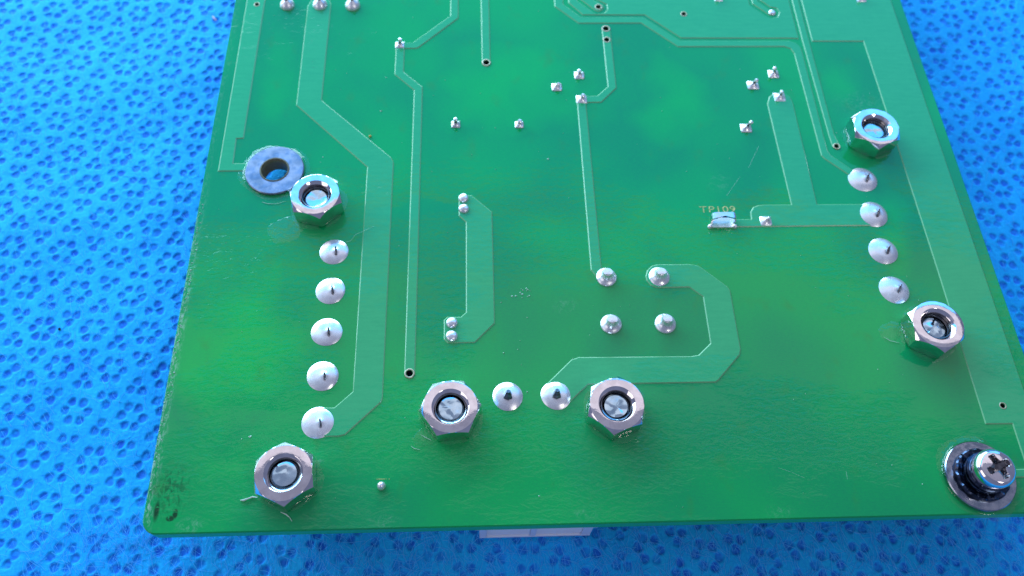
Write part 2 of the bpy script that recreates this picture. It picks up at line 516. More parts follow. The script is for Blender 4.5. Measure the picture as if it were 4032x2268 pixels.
def build_cloth():
    st_ = 0.118
    xs = np.arange(-38, 100, st_)
    ys = np.arange(-15, 74, st_)
    X, Y = np.meshgrid(xs, ys, indexing='ij')
    # embossing lattice: rings of six with threes between them
    a, b = np.array((5.10, -0.50)), np.array((2.37, -4.31))
    o = np.array((-13.74, 8.69))
    e1, e2 = a / 5, b / 5
    ring = [e1, -e1, e2, -e2, e2 - e1, e1 - e2]
    t1, t2 = (a + b) / 3, 2 * (a + b) / 3
    cell = ring + [t1 + q for q in ((e1 + e2) / 3, (e1 - 2 * e2) / 3, (e2 - 2 * e1) / 3)] + [t2 - q for q in ((e1 + e2) / 3, (e1 - 2 * e2) / 3, (e2 - 2 * e1) / 3)]
    P = []
    for i in range(-24, 30):
        for j in range(-26, 26):
            for c in cell:
                q = o + i * a + j * b + c
                if -39 < q[0] < 101 and -16 < q[1] < 75:
                    w = 0.22 * math.sin(q[0] * .23 + q[1] * .31) , 0.22 * math.sin(q[1] * .27 - q[0] * .19 + 2)
                    P.append((q[0] + w[0] + rng.normal(0, .03), q[1] + w[1] + rng.normal(0, .03), rng.uniform(0.35, 0.41), rng.uniform(0.7, 0.95)))
    press = np.zeros_like(X)
    for px, py, r, k in P:
        i0, i1 = int((px - 1 + 38) / st_), int((px + 1 + 38) / st_) + 1
        j0, j1 = int((py - 1 + 15) / st_), int((py + 1 + 15) / st_) + 1
        i0, j0 = max(i0, 0), max(j0, 0)
        sx, sy = X[i0:i1, j0:j1], Y[i0:i1, j0:j1]
        if sx.size == 0:
            continue
        ang = np.arctan2(sy - py, sx - px)
        d = np.hypot(sx - px, (sy - py) / 1.08) / (r * (1 + 0.07 * np.sin(3 * ang + px * 9)))
        v = np.clip((1.20 - d) / 0.42, 0, 1)
        v = v * v * (3 - 2 * v)
        # patches where the pressing came out weak
        if 12 < px < 24 and py < 0:
            k *= 0.7
        press[i0:i1, j0:j1] = np.maximum(press[i0:i1, j0:j1], v * k)
    Z = cloth_z(X, Y) - 0.13 * press + rng.normal(0, 0.012, X.shape) * (1 - press)
    nx, ny = X.shape
    idx = np.arange(nx * ny).reshape(nx, ny)
    cx, cy = X[:-1, :-1], Y[:-1, :-1]
    keep = ~((cx > 7) & (cx < 63) & (cy > 7) & (cy < 72))
    q = np.stack([idx[:-1, :-1], idx[1:, :-1], idx[1:, 1:], idx[:-1, 1:]], -1)[keep]
    co = np.stack([X, Y, Z], -1).reshape(-1, 3)
    # the rest of the sheet, coarse: under the board and far around
    far = []
    R = [(-400, 400, 73.7, 500), (-400, 400, -300, -14.7), (-400, -37.7, -14.9, 73.9), (99.5, 400, -14.9, 73.9), (6, 64, 6, 73.9)]
    extra_v, extra_f = [], []
    base_i = len(co)
    for x0, x1, y0, y1 in R:
        b0 = base_i + len(extra_v)
        extra_v += [(x0, y0, CZ - 0.42), (x1, y0, CZ - 0.42), (x1, y1, CZ - 0.42), (x0, y1, CZ - 0.42)]
        extra_f.append((b0, b0 + 1, b0 + 2, b0 + 3))
    co = np.vstack([co, np.array(extra_v)])
    q = np.vstack([q, np.array(extra_f)])
    me = bpy.data.meshes.new('nonwoven_cloth')
    me.vertices.add(len(co))
    me.vertices.foreach_set('co', co.astype(np.float32).ravel())
    me.loops.add(q.size)
    me.loops.foreach_set('vertex_index', q.astype(np.int32).ravel())
    me.polygons.add(len(q))
    me.polygons.foreach_set('loop_start', np.arange(0, q.size, 4, dtype=np.int32))
    me.update(calc_edges=True)
    me.polygons.foreach_set('use_smooth', np.ones(len(q), dtype=bool))
    at_ = me.attributes.new('pressed', 'FLOAT', 'POINT')
    at_.data.foreach_set('value', np.concatenate([press.ravel(), np.zeros(len(extra_v))]).astype(np.float32))
    ob = link('nonwoven_cloth', me, M_cloth)
    tag(ob, 'blue nonwoven fabric sheet with pressed dark blue dots lying under the whole board', 'cloth')
    # loose fibres lying on it
    vs, fs = [], []
    rnd = random.Random(3)
    zones = [((-30, 3, 0, 62), 3600), ((-12, 80, -7, 2.5), 5200), ((69, 92, 2, 62), 1400)]
    for (x0, x1, y0, y1), cnt in zones:
        for _ in range(cnt):
            x, y = rnd.uniform(x0, x1), rnd.uniform(y0, y1)
            an = rnd.gauss(PI / 2 + 0.15, 0.75)
            ln = rnd.uniform(0.4, 1.7)
            bend = rnd.gauss(0, 0.5)
            w = rnd.uniform(0.006, 0.016)
            prev = None
            lift = rnd.uniform(0.0, 0.16)
            for s in range(5):
                t = s / 4
                aa = an + bend * t
                zz = float(cloth_z(x, y)) + 0.02 + lift * math.sin(PI * t)
                nxv, nyv = -math.sin(aa) * w, math.cos(aa) * w
                b0 = len(vs)
                vs += [(x + nxv, y + nyv, zz), (x - nxv, y - nyv, zz), (x, y, zz + w * 1.5)]
                if prev is not None:
                    fs += [(prev, prev + 2, b0 + 2, b0), (prev + 2, prev + 1, b0 + 1, b0 + 2)]
                prev = b0
                x += math.cos(aa) * ln / 4
                y += math.sin(aa) * ln / 4
    fm = bpy.data.meshes.new('loose_fibres')
    fm.from_pydata(vs, [], fs)
    fo = link('loose_fibres', fm, M_fibre, ob)
    tag(fo, kind='stuff')
    # two pink lint flecks
    for x, y, r in ((-5.2, 61.0, 0.45), (2.6, 53.9, 0.5), (-14.0, 20.8, 0.14)):
        bm = bmesh.new()
        zz = float(cloth_z(x, y)) + 0.06
        tube(bm, [(x - r * .6, y + r, zz), (x - r * .1, y + .1 * r, zz + .08), (x + r * .6, y - r * .7, zz + .02)], [0.06, 0.14, 0.05], 6)
        f = from_bm('lint_fleck', bm, M_pink if r > .2 else M_dark, ob, 60)
    return ob


build_cloth()

# ---------------------------------------------------------------- circuit board
board = empty('circuit_board', (0, 0, 0))
tag(board, 'green printed circuit board lying solder side up, with pale green tracks and silver solder joints', 'circuit board')
BW, BH, TH = 72.2, 94.0, 1.26

VIAS = [(2.39, 54.83, 0.64), (26.57, 46.6, 0.91), (39.29, 51.3, 0.91), (39.24, 49.72, 0.83), (38.75, 54.47, 0.82),
        (47.86, 53.42, 0.74), (60.65, 35.64, 0.73), (19.72, 12.56, 0.87), (68.79, 8.79, 0.62)]
HOLE = (6.58, 33.10)


def via_loop(v, big=1.0):
    return circle(v[0], v[1], v[2] * 0.33 * big, 18)


def rounded_outline():
    P = []
    for (cx, cy, a0) in ((1.2, 1.2, PI), (BW - 1.2, 1.2, 1.5 * PI), (BW - 1.2, BH - 1.2, 0), (1.2, BH - 1.2, .5 * PI)):
        for i in range(9):
            a = a0 + i / 8 * PI / 2
            P.append((cx + 1.2 * math.cos(a), cy + 1.2 * math.sin(a)))
    return P


bm = bmesh.new()
O = rounded_outline()
OI = inset(O, 0.10)
holes = [via_loop(v) for v in VIAS] + [circle(HOLE[0], HOLE[1], 1.22, 40)]
flat_fill(bm, OI, holes, 0)
flat_fill(bm, O, holes, -TH, True)
wall(bm, O, -0.09, OI, 0)
wall(bm, O, -TH, O, -0.09, 1)
for i, h in enumerate(holes):
    wall(bm, h[::-1], -TH, h[::-1], 0, 2 if i == len(holes) - 1 else 3)
bmesh.ops.remove_doubles(bm, verts=bm.verts, dist=1e-5)
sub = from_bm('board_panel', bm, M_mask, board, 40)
for m in (M_core, M_barrel, M_dark):
    sub.data.materials.append(m)

TOP = BH - 1.5
T = {
    'strip_left': [[1.23, TOP], [1.25, 33.2], [4.3, 33.2], [4.3, 34.12], [2.56, 34.12], [2.51, 37.02], [3.17, 37.05], [3.24, TOP]],
    'wide_left': [[8.25, 56.0], [7.72, 54.65], [7.78, 41.1], [15.12, 33.55], [15.14, 11.06], [13.74, 9.72], [12.46, 9.75], [11.97, 8.57], [12.66, 7.3], [14.21, 7.27],
                  [14.78, 7.41], [17.48, 10.07], [17.61, 10.43], [17.61, 34.09], [17.36, 34.67], [10.24, 41.71], [10.2, 54.9], [9.77, 56.0]],
    'narrow_left': [[17.27, 49.1], [17.27, 45.03], [19.28, 42.96], [19.28, 12.56], [19.43, 12.23], [19.73, 12.09], [20.02, 12.22], [20.18, 12.55], [20.15, 43.4], [18.2, 45.39], [18.18, 49.1]],
    'diag_top': [[17.8, 49.4], [19.0, 49.4], [22.85, 53.21], [22.85, TOP], [23.75, TOP], [23.74, 52.85], [19.59, 48.65], [19.34, 48.55], [17.83, 48.55]],
    'short_top': [[26.08, TOP], [26.12, 46.6], [26.27, 46.18], [26.56, 46.03], [26.86, 46.18], [27.01, 46.59], [27.0, TOP]],
    'mid_slant': [[35.55, 41.57], [35.5, 22.14], [35.9, 21.5], [36.49, 21.9], [36.46, 41.57]],
    'via_hook': [[38.84, 51.3], [39.0, 51.74], [39.34, 51.9], [39.65, 51.74], [39.76, 51.3], [39.69, 43.15], [37.98, 41.28], [36.07, 41.29], [36.13, 42.15], [37.64, 42.17], [38.8, 43.35]],
    'loop_right': [[41.5, 22.64], [44.57, 22.62], [45.11, 22.5], [45.51, 22.22], [47.5, 20.32], [47.7, 19.87], [47.72, 14.25], [47.57, 13.75], [45.42, 11.5], [45.12, 11.3], [34.49, 11.31],
                   [32.44, 9.4], [31.49, 10.43], [31.0, 11.4], [33.21, 13.56], [33.84, 13.78], [43.4, 13.7], [44.02, 13.80], [45.19, 14.85], [45.18, 19.30], [44.07, 20.28], [41.23, 20.24],
                   [40.71, 20.46], [40.38, 20.96], [40.32, 21.45], [40.55, 22.07], [40.99, 22.5]],
    'pair_plane': [[23.75, 30.29], [24.98, 30.27], [26.85, 28.4], [26.87, 17.03], [25.14, 15.24], [22.86, 15.24], [22.52, 15.62], [22.5, 17.41], [22.79, 17.72], [23.95, 17.7], [24.40, 18.14], [24.42, 27.31],
                   [23.78, 27.98]],
    'tee_right': [[54.73, 40.99], [55.09, 41.95], [55.6, 42.35], [56.75, 42.34], [57.25, 41.94], [57.40, 41.1], [57.34, 28.91], [61.59, 28.89], [62.53, 27.91], [62.18, 26.48], [48.9, 26.47], [48.9, 27.33],
                  [50.80, 27.34], [50.86, 28.11], [51.21, 28.65], [51.77, 28.87], [52.24, 28.91], [54.86, 28.91]],
    'long_top': [[33.98, TOP], [34.02, 54.56], [36.43, 52.08], [43.12, 52.1], [46.64, 48.72], [57.93, 48.72], [58.53, 48.42], [58.78, 47.73], [58.9, 34.54], [59.13, 34.15], [61.35, 31.97], [61.96, 32.5],
                 [59.85, 34.61], [59.66, 35.2], [59.71, 47.73], [59.68, 48.62], [59.22, 49.29], [58.62, 49.58], [46.96, 49.62], [43.48, 53.0], [36.76, 53.01], [35.0, 54.9], [34.94, TOP]],
    'feeder': [[60.1, TOP], [60.0, 49.63], [60.15, 37.08], [60.23, 35.64], [60.62, 35.24], [61.02, 35.64], [60.76, 37.07], [60.76, 49.63], [60.9, TOP]],
    'pour_left': [[35.42, TOP], [35.55, 55.1], [36.95, 53.3], [43.64, 53.28], [47.12, 49.94], [58.81, 49.9], [59.70, 49.82], [59.82, TOP],
                  [56.52, TOP], [56.52, 55.5], [57.43, 54.45], [58.1, 54.3], [58.3, 53.7], [58.0, 53.05], [57.38, 52.83], [56.85, 53.06], [55.29, 54.75], [55.25, TOP],
                  [38.67, TOP], [38.67, 55.6], [39.65, 54.84], [39.70, 54.2], [39.3, 53.6], [38.51, 53.45], [38.1, 53.74], [36.50, 55.45], [36.45, TOP]],
    'via_stub': [[36.75, TOP], [36.78, 55.7], [38.34, 53.96], [38.7, 53.78], [39.14, 54.02], [39.35, 54.47], [39.28, 54.84], [38.35, 55.5], [38.35, TOP]],
    'pad_stub': [[55.53, TOP], [55.58, 54.94], [57.1, 53.3], [57.72, 53.29], [57.82, 53.89], [57.32, 54.1], [56.26, 55.3], [56.25, TOP]],
    'pour_right': [[61.17, TOP], [61.04, 49.47], [66.55, 49.45], [66.70, 35.74], [66.84, 22.07], [66.85, 7.24], [69.1, 7.22], [69.1, 3.5], [66.8, 3.5], [66.8, 2.8], [69.1, 2.8], [69.1, 1.2], [71.05, 1.2],
                   [71.05, TOP]],
}
TL = {'strip_left': 'narrow copper strip along the left edge ending at the washer', 'wide_left': 'wide bent copper track from the top to the lowest left solder joint',
      'narrow_left': 'long thin track ending in the black drilled hole', 'diag_top': 'thin track climbing diagonally to the top edge', 'short_top': 'short thin track coming down from the top',
      'mid_slant': 'thin straight track down the middle to a round joint', 'via_hook': 'short hooked track with two drilled holes', 'loop_right': 'wide hook shaped track around the four round joints',
      'pair_plane': 'broad copper patch joining two pairs of small joints', 'tee_right': 'T shaped copper area beside the test point', 'long_top': 'long bent track running to the upper right joint',
      'feeder': 'thin track between the two copper planes', 'pour_left': 'copper plane across the top right', 'via_stub': 'short stub track at a drilled hole', 'pad_stub': 'short stub track at a grey pad',
      'pour_right': 'long copper plane down the right edge'}
CT = 0.07
for k, P in T.items():
    P = ccw(P)
    hs = [via_loop(v) for v in VIAS if inside((v[0], v[1]), P)]
    bm = bmesh.new()
    Q = inset(P, 0.085)
    flat_fill(bm, Q, hs, CT)
    wall(bm, P, 0.004, Q, CT, 1)
    for h in hs:
        wall(bm, h[::-1], 0.0, h[::-1], CT, 0)
    o = from_bm('copper_track', bm, M_copper, board)
    o.data.materials.append(M_rim)
    o['label'] = TL[k]

# rings round the drilled holes
for v in VIAS:
    bm = bmesh.new()
    r = v[2] / 2
    lathe(bm, [(r, CT - 0.01), (r * 0.97, CT + 0.02), (r * 0.80, CT + 0.035), (r * 0.70, CT + 0.01), (r * 0.66, -0.3)], 24, (v[0], v[1], 0))
    from_bm('via_ring', bm, M_gold, board, 60)

# ---- round solder joints
def joint(x, y, w, prof, pin=None):
    bm = bmesh.new()
    r = w / 2
    lathe(bm, [(r * a, b) for a, b in prof], 40, (x, y, 0.01), random.uniform(0.004, 0.02))
    ta, tb = random.uniform(-0.06, 0.06), random.uniform(-0.06, 0.06)
    for v in bm.verts:
        v.co.z *= 1 + ta * (v.co.x - x) + tb * (v.co.y - y)
    return from_bm('solder_joint', bm, M_solder, board, 50)


DOME = [(1.0, 0.0)] + [(q / 20, 0.72 * (1 - (q / 20) ** 2.6) + 0.28 * math.exp(-(q / 20 / 0.2) ** 2)) for q in range(19, 0, -1)] + [(0, 1.0)]
for i, (x, y, w) in enumerate([(12.67, 24.33, 2.55), (12.65, 20.41, 2.56), (12.62, 16.46, 2.6), (12.59, 12.47, 2.6), (12.55, 8.47, 2.66),
                (62.33, 31.68, 2.76), (62.4, 27.73, 2.75), (62.38, 23.76, 2.7), (62.4, 19.76, 2.7)]):
    left = x < 30
    # the pin end leans through the dome as a thin blade; the solder rises round it
    kk = (0.40 if left else 0.46) * random.uniform(0.88, 1.12)
    prof = [(a, b * kk) for a, b in DOME]
    j = joint(x, y, w, prof)
    dx, dy = (0.26, -0.02) if left else (0.22, 0.0)
    for v in j.data.vertices:      # shift the top of the mound towards the pin
        t = max(0, v.co.z) / 0.42
        v.co.x += dx * t
        v.co.y += dy * t
    bm = bmesh.new()
    t = random.uniform(-0.02, 0.02)
    px, py = x + dx, y + dy
    if left:
        tube(bm, [(px + t, py - 0.42, 0.26), (px, py - 0.12, 0.50), (px - t, py + 0.08, 0.86)], [0.12, 0.10, 0.05], 8)
    else:
        tube(bm, [(px - 0.06, py - 0.42, 0.28), (px, py - 0.12, 0.54), (px + 0.10, py + 0.10, 0.86)], [0.15, 0.16, 0.05], 8)
    from_bm('pin', bm, M_pin, j, 50)

for x, y, w in [(27.79, 10.41, 2.48), (31.77, 10.42, 2.5)]:
    j = joint(x, y, w, [(a, b * 0.5) for a, b in DOME])
    bm = bmesh.new()
    tube(bm, [(x, y - 0.12, 0.30), (x + 0.02, y + 0.02, 0.62), (x + 0.04, y + 0.10, 0.95)], [0.42, 0.30, 0.17], 6)
    from_bm('pin', bm, M_pin, j, 30)

CONE = [(1.0, 0.0), (0.99, 0.07), (0.93, 0.14), (0.8, 0.22), (0.64, 0.34), (0.50, 0.52), (0.41, 0.72), (0.37, 0.88), (0.0, 0.88)]
for x, y, w in [(36.83, 21.4, 1.85), (41.54, 21.37, 1.92), (36.85, 16.8, 1.86), (41.55, 16.77, 1.88)]:
    j = joint(x, y, w, CONE)
    bm = bmesh.new()
    rings = lathe(bm, [(0.36, 0.80), (0.40, 0.95), (0.385, 1.02), (0, 1.05)], 20, (x + 0.03, y, 0), 0.06)
    for v in bm.verts:
        if v.co.y < y - 0.26 and v.co.z > .9:
            v.co.y = y - 0.26
    from_bm('cut_pin', bm, M_tip, j, 35)

for x, y, w in [(24.21, 29.9, 0.97), (24.23, 28.72, 0.98), (23.19, 17.11, 1.02), (23.19, 15.87, 1.04)]:
    joint(x, y, w, [(1, 0), (0.98, 0.14), (0.88, 0.24), (0.68, 0.32), (0.4, 0.37), (0.15, 0.40), (0, 0.42)])
for x, y, w in [(5.6, 54.75, 1.52), (9.04, 54.75, 1.58), (12.49, 54.7, 1.6)]:
    j = joint(x, y, w, [(1, 0), (0.99, 0.14), (0.9, 0.3), (0.72, 0.48), (0.5, 0.62), (0.3, 0.75), (0.12, 0.9), (0, 0.95)])
    bm = bmesh.new()
    tube(bm, [(x, y, 0.6), (x + 0.02, y + 0.02, 1.15)], [0.22, 0.15], 8)
    from_bm('pin', bm, M_pin, j, 30)

# ---- square pads with a clipped lead standing in each
def square_joint(x, y, w, tip=None, dark=False):
    bm = bmesh.new()
    h = w / 2
    vs = []
    G = 10
    for i in range(G + 1):
        for k in range(G + 1):
            u, v = i / G * 2 - 1, k / G * 2 - 1
            wob = 0.06 * noise.noise((x * 3 + u * 1.5, y * 3 + v * 1.5, 0))
            rr = math.hypot(u, v)
            zz = 0.05 + 0.10 * (1 - max(abs(u), abs(v)) ** 4) + 0.42 * math.exp(-(rr / 0.42) ** 2) + wob * (1 - max(abs(u), abs(v)) ** 3)
            vs.append(bm.verts.new((x + u * h * (1 - 0.06 * v * v), y + v * h * 0.95 * (1 - 0.06 * u * u), zz)))
    for i in range(G):
        for k in range(G):
            a = i * (G + 1) + k
            bm.faces.new((vs[a], vs[a + G + 1], vs[a + G + 2], vs[a + 1]))
    border = [vs[k] for k in range(G + 1)] + [vs[i * (G + 1) + G] for i in range(1, G + 1)] + [vs[G * (G + 1) + k] for k in range(G - 1, -1, -1)] + [vs[i * (G + 1)] for i in range(G - 1, 0, -1)]
    low = [bm.verts.new((q.co.x, q.co.y, 0.0)) for q in border]
    for i in range(len(border)):
        j2 = (i + 1) % len(border)
        bm.faces.new((border[i], border[j2], low[j2], low[i]))
    bmesh.ops.recalc_face_normals(bm, faces=bm.faces)
    j = from_bm('solder_joint', bm, M_solder, board, 60)
    if tip:
        tx, ty, hz = tip
        bm = bmesh.new()
        tube(bm, [(x, y, 0.3), (x + (tx - x) * .5, y + (ty - y) * .5, 0.30 + (hz - .3) * .55)], [0.17, 0.13], 10)
        from_bm('lead', bm, M_pin, j, 50)
        bm = bmesh.new()
        q = Vector((x + (tx - x) * .5, y + (ty - y) * .5, 0.30 + (hz - .3) * .55))
        e = Vector((tx, ty, hz))
        tube(bm, [q, q.lerp(e, .35), q.lerp(e, .8), e], [0.14, 0.20, 0.19, 0.10], 12)
        from_bm('lead_tip', bm, M_tip, j, 50)
    return j


# pad x, y, width, lead tip offset x, y and height
for x, y, w, ox, oy, hz in [(17.68, 49.03, 0.98, 0.12, -0.02, 0.95), (36.01, 44.87, 1.03, -0.1, -0.1, 0.85), (33.63, 43.31, 1.04, 0.15, -0.25, 0.75), (36.04, 41.7, 1.11, 0.1, -0.15, 0.85),
                            (23.47, 38.63, 0.88, 0.0, -0.05, 0.95), (29.68, 38.55, 0.88, 0.05, -0.15, 0.8), (56.08, 44.96, 1.1, -0.15, 0.0, 1.0), (53.69, 43.49, 1.18, 0.2, -0.1, 0.95),
                            (56.14, 41.86, 1.24, 0.0, 0.0, 0.95), (52.07, 37.97, 1.1, 0.4, 0.05, 1.0), (52.13, 27.1, 1.15, 0.25, -0.02, 0.55), (51.95, 55.78, 1.03, 0, 0, .9), (67.75, 55.75, 1.18, 0, 0, .9)]:
    square_joint(x, y, w, (x + ox, y + oy, hz))
joint(57.51, 53.65, 0.78, [(1, 0), (0.9, 0.12), (0.6, 0.2), (0, 0.22)])
joint(17.83, 3.24, 0.66, [(1, 0), (1.0, 0.16), (0.9, 0.32), (0.65, 0.48), (0.3, 0.56), (0, 0.58)])
bm = bmesh.new()
box(bm, 17.4, 18.1, 3.78, 3.83, 0.0, 0.012)
box(bm, 18.16, 18.22, 3.78, 3.83, 0.0, 0.012)
box(bm, 18.36, 18.44, 3.76, 3.84, 0.0, 0.012)
from_bm('printed_bar', bm, M_print, board)

# ---- test point clip and its printed name
clip = empty('test_point_clip', (0, 0, 0))
clip.parent = board
clip['label'] = 'small bent metal test clip under the printed name TP109'
bm = bmesh.new()
# solder pad and fillets
G = [(46.72, 26.40), (49.22, 26.40), (49.22, 27.55), (46.72, 27.55)]
box(bm, 46.95, 49.05, 26.42, 27.5, 0.0, 0.14)
from_bm('solder_pad', bm, M_solder, clip)
for fx in (46.85, 49.12):
    bm = bmesh.new()
    lathe(bm, [(0.24, 0), (0.22, 0.14), (0.12, 0.26), (0, 0.3)], 14, (fx, 26.55, 0.01), 0.08)
    from_bm('solder_fillet', bm, M_solder, clip, 50)


def clip_arch():
    bm = bmesh.new()
    ys = [26.84, 26.95, 27.10, 27.28, 27.44]
    prof = [(-1.10, 0.05), (-1.14, 0.35), (-1.12, 0.75), (-1.02, 0.98), (-0.80, 1.08), (-0.4, 1.10), (0, 1.10), (0.4, 1.10), (0.80, 1.08), (1.02, 0.98), (1.12, 0.75), (1.14, 0.35), (1.10, 0.05)]
    for th, flip in ((0.0, False), (-0.16, True)):
        grid = []
        for px, pz in prof:
            row = []
            for k, yy in enumerate(ys):
                f = 1 + th / 1.15
                # front lip waisted in the middle
                yy2 = yy + (0.20 * math.exp(-(px / 0.45) ** 2) if k == 0 else 0)
                row.append(bm.verts.new((48.05 + px * f, yy2, pz + (th if pz > 0.9 else 0))))
            grid.append(row)
        for i in range(len(prof) - 1):
            for k in range(len(ys) - 1):
                q = (grid[i][k], grid[i + 1][k], grid[i + 1][k + 1], grid[i][k + 1])
                bm.faces.new(q if flip else q[::-1])
        if th == 0:
            g0 = grid
    for i in range(len(prof) - 1):
        bm.faces.new((g0[i][0], g0[i + 1][0], grid[i + 1][0], grid[i][0]))
        bm.faces.new((g0[i][-1], g0[i + 1][-1], grid[i + 1][-1], grid[i][-1]))
    bmesh.ops.recalc_face_normals(bm, faces=bm.faces)
    return bm


from_bm('clip_arch', clip_arch(), M_clip, clip, 40)

tx = bpy.data.curves.new('printed_name', 'FONT')
tx.body = 'TP109'
tx.size = 1.0
tx.space_character = 1.06
to = bpy.data.objects.new('tmp', tx)
COL.objects.link(to)
bpy.context.view_layer.update()
me = bpy.data.meshes.new_from_object(to.evaluated_get(bpy.context.evaluated_depsgraph_get()))
bpy.data.objects.remove(to)
xs = [v.co.x for v in me.vertices]
ys = [v.co.y for v in me.vertices]
sx, sy = 3.35 / (max(xs) - min(xs)), 0.68 / (max(ys) - min(ys))
for v in me.vertices:
    v.co = ((v.co.x - min(xs)) * sx + 46.15, (v.co.y - min(ys)) * sy + 28.12, 0.018)
link('printed_name', me, M_print, board)

# ---- white plug housing hanging under the near edge
hs = empty('plug_housing', (0, 0, 0))
hs.parent = board
bm = bmesh.new()
box(bm, 25.33, 34.62, 0.80, 4.5, -7.3, -TH - 0.02)
from_bm('housing_body', bm, M_plastic, hs)
bm = bmesh.new()
box(bm, 25.33, 34.62, 0.58, 0.80, -7.35, -7.1)
from_bm('housing_lip', bm, M_rib, hs)
for x0, x1, zb in ((25.00, 25.33, -4.6), (34.62, 34.98, -4.6), (34.98, 35.3, -3.4)):
    bm = bmesh.new()
    box(bm, x0, x1, 0.66, 4.5, zb, -TH - 0.03)
    from_bm('housing_flange', bm, M_rib, hs)
for x0, x1 in ((25.35, 25.92), (29.55, 30.02), (33.85, 34.60)):
    bm = bmesh.new()
    box(bm, x0, x1, 0.60, 0.80, -7.1, -TH - 0.04)
    from_bm('housing_rib', bm, M_rib, hs)
for x0, x1 in ((25.94, 29.53), (30.04, 33.83)):
    bm = bmesh.new()
    box(bm, x0, x1, 0.70, 0.80, -7.09, -TH - 0.05)
    from_bm('recessed_panel', bm, M_plastic, hs)


# ---------------------------------------------------------------- varnish puddles, beads and strands
def puddle(cx, cy, rx, ry, h, rot=0.0, ph=0.0, name='varnish_puddle'):
    bm = bmesh.new()
    prof = [(1.0, 0.0), (0.93, 0.4), (0.8, 0.72), (0.6, 0.9), (0.35, 0.98), (0, 1.0)]
    rings = []
    for r, zz in prof:
        ring = []
        for i in range(36):
            a = 2 * PI * i / 36
            rr = r * (1 + 0.06 * math.sin(3 * a + ph) + 0.05 * math.sin(5 * a + 2 * ph) + 0.03 * math.sin(9 * a))
            x, y = rx * rr * math.cos(a), ry * rr * math.sin(a)
            ring.append(bm.verts.new((cx + x * math.cos(rot) - y * math.sin(rot), cy + x * math.sin(rot) + y * math.cos(rot), 0.006 + h * zz)))
        rings.append(ring)
    for A, B in zip(rings, rings[1:]):
        for i in range(36):
            try:
                bm.faces.new((A[i], A[(i + 1) % 36], B[(i + 1) % 36], B[i]))
            except ValueError:
                pass
    o = from_bm(name, bm, M_clear, board, 80)
    return o


puddle(8.25, 26.75, 1.75, 1.35, 0.05, 0.5, 1)
puddle(61.1, 15.7, 1.2, 0.85, 0.05, 0.6, 2)
puddle(21.0, 7.0, 0.9, 0.75, 0.06, 0.2, 3)


def collar(cx, cy, r, h, wd, ph, name='varnish_collar'):
    bm = bmesh.new()
    S = 48
    rings = []
    for t, zz in ((0, 1.0), (0.15, 0.55), (0.4, 0.22), (0.75, 0.06), (1.0, 0.0)):
        ring = []
        for i in range(S):
            a = 2 * PI * i / S
            ww = wd * (1 + 0.35 * math.sin(2 * a + ph) + 0.25 * math.sin(5 * a + 2 * ph))
            rr = r + ww * t
            ring.append(bm.verts.new((cx + rr * math.cos(a), cy + rr * math.sin(a), 0.006 + h * zz)))
        rings.append(ring)
    for A, B in zip(rings, rings[1:]):
        for i in range(S):
            bm.faces.new((A[(i + 1) % S], A[i], B[i], B[(i + 1) % S]))
    return from_bm(name, bm, M_clear, board, 80)


# ---------------------------------------------------------------- nuts on their bolts
def hex_r(phi, ap):
    a = (phi % (PI / 3)) - PI / 6
    return ap / math.cos(a)


def nut_mesh():
    ap, Hn, S = 2.16, 1.90, 144
    bm = bmesh.new()
    def ring(f):
        return [bm.verts.new(f(2 * PI * i / S)) for i in range(S)]
    tan = math.tan(math.radians(47))
    rc = 2.14
    def zt(phi, r):
        return Hn - max(0, r - rc) * tan
    def zb(phi, r):
        return max(0, r - 2.22) * tan * 0.9
    R = []
    R.append(ring(lambda a: (1.25 * math.cos(a), 1.25 * math.sin(a), 0.0)))
    R.append(ring(lambda a: (rc * math.cos(a), rc * math.sin(a), 0.0)))
    R.append(ring(lambda a: (hex_r(a, ap) * math.cos(a), hex_r(a, ap) * math.sin(a), zb(a, hex_r(a, ap)))))
    R.append(ring(lambda a: (hex_r(a, ap) * math.cos(a), hex_r(a, ap) * math.sin(a), zt(a, hex_r(a, ap)))))
    R.append(ring(lambda a: ((rc + 0.5 * (hex_r(a, ap) - rc)) * math.cos(a), (rc + 0.5 * (hex_r(a, ap) - rc)) * math.sin(a), zt(a, rc + 0.5 * (hex_r(a, ap) - rc)) + 0.012)))
    R.append(ring(lambda a: (rc * math.cos(a), rc * math.sin(a), Hn)))
    R.append(ring(lambda a: ((rc - 0.06) * math.cos(a), (rc - 0.06) * math.sin(a), Hn + 0.015)))
    R.append(ring(lambda a: (1.48 * math.cos(a), 1.48 * math.sin(a), Hn + 0.015)))
    R.append(ring(lambda a: (1.43 * math.cos(a), 1.43 * math.sin(a), Hn - 0.02)))
    R.append(ring(lambda a: (1.24 * math.cos(a), 1.24 * math.sin(a), Hn - 0.24)))
    sharp_from = len(R)
    # thread turns down the bore
    turns, zz = 4, Hn - 0.24
    for t in range(turns):
        for dr, dz in ((0.0, 0.02), (0.09, 0.16), (0.0, 0.30)):
            R.append(ring(lambda a, dr=dr, dz=dz, z0=zz: ((1.17 + dr) * math.cos(a), (1.17 + dr) * math.sin(a), z0 - dz - 0.3 * (0) )))
        zz -= 0.34
    mi = 0
    for k, (A, B) in enumerate(zip(R, R[1:])):
        for i in range(S):
            j = (i + 1) % S
            f = bm.faces.new((A[i], A[j], B[j], B[i]))
            f.material_index = 1 if k >= sharp_from - 1 else 0
    me = bpy.data.meshes.new('hex_nut')
    bm.normal_update()
    bm.to_mesh(me)
    bm.free()
    me.polygons.foreach_set('use_smooth', [True] * len(me.polygons))
    me.set_sharp_from_angle(angle=math.radians(24))
    me.materials.append(M_steel)
    me.materials.append(M_bore)
    return me


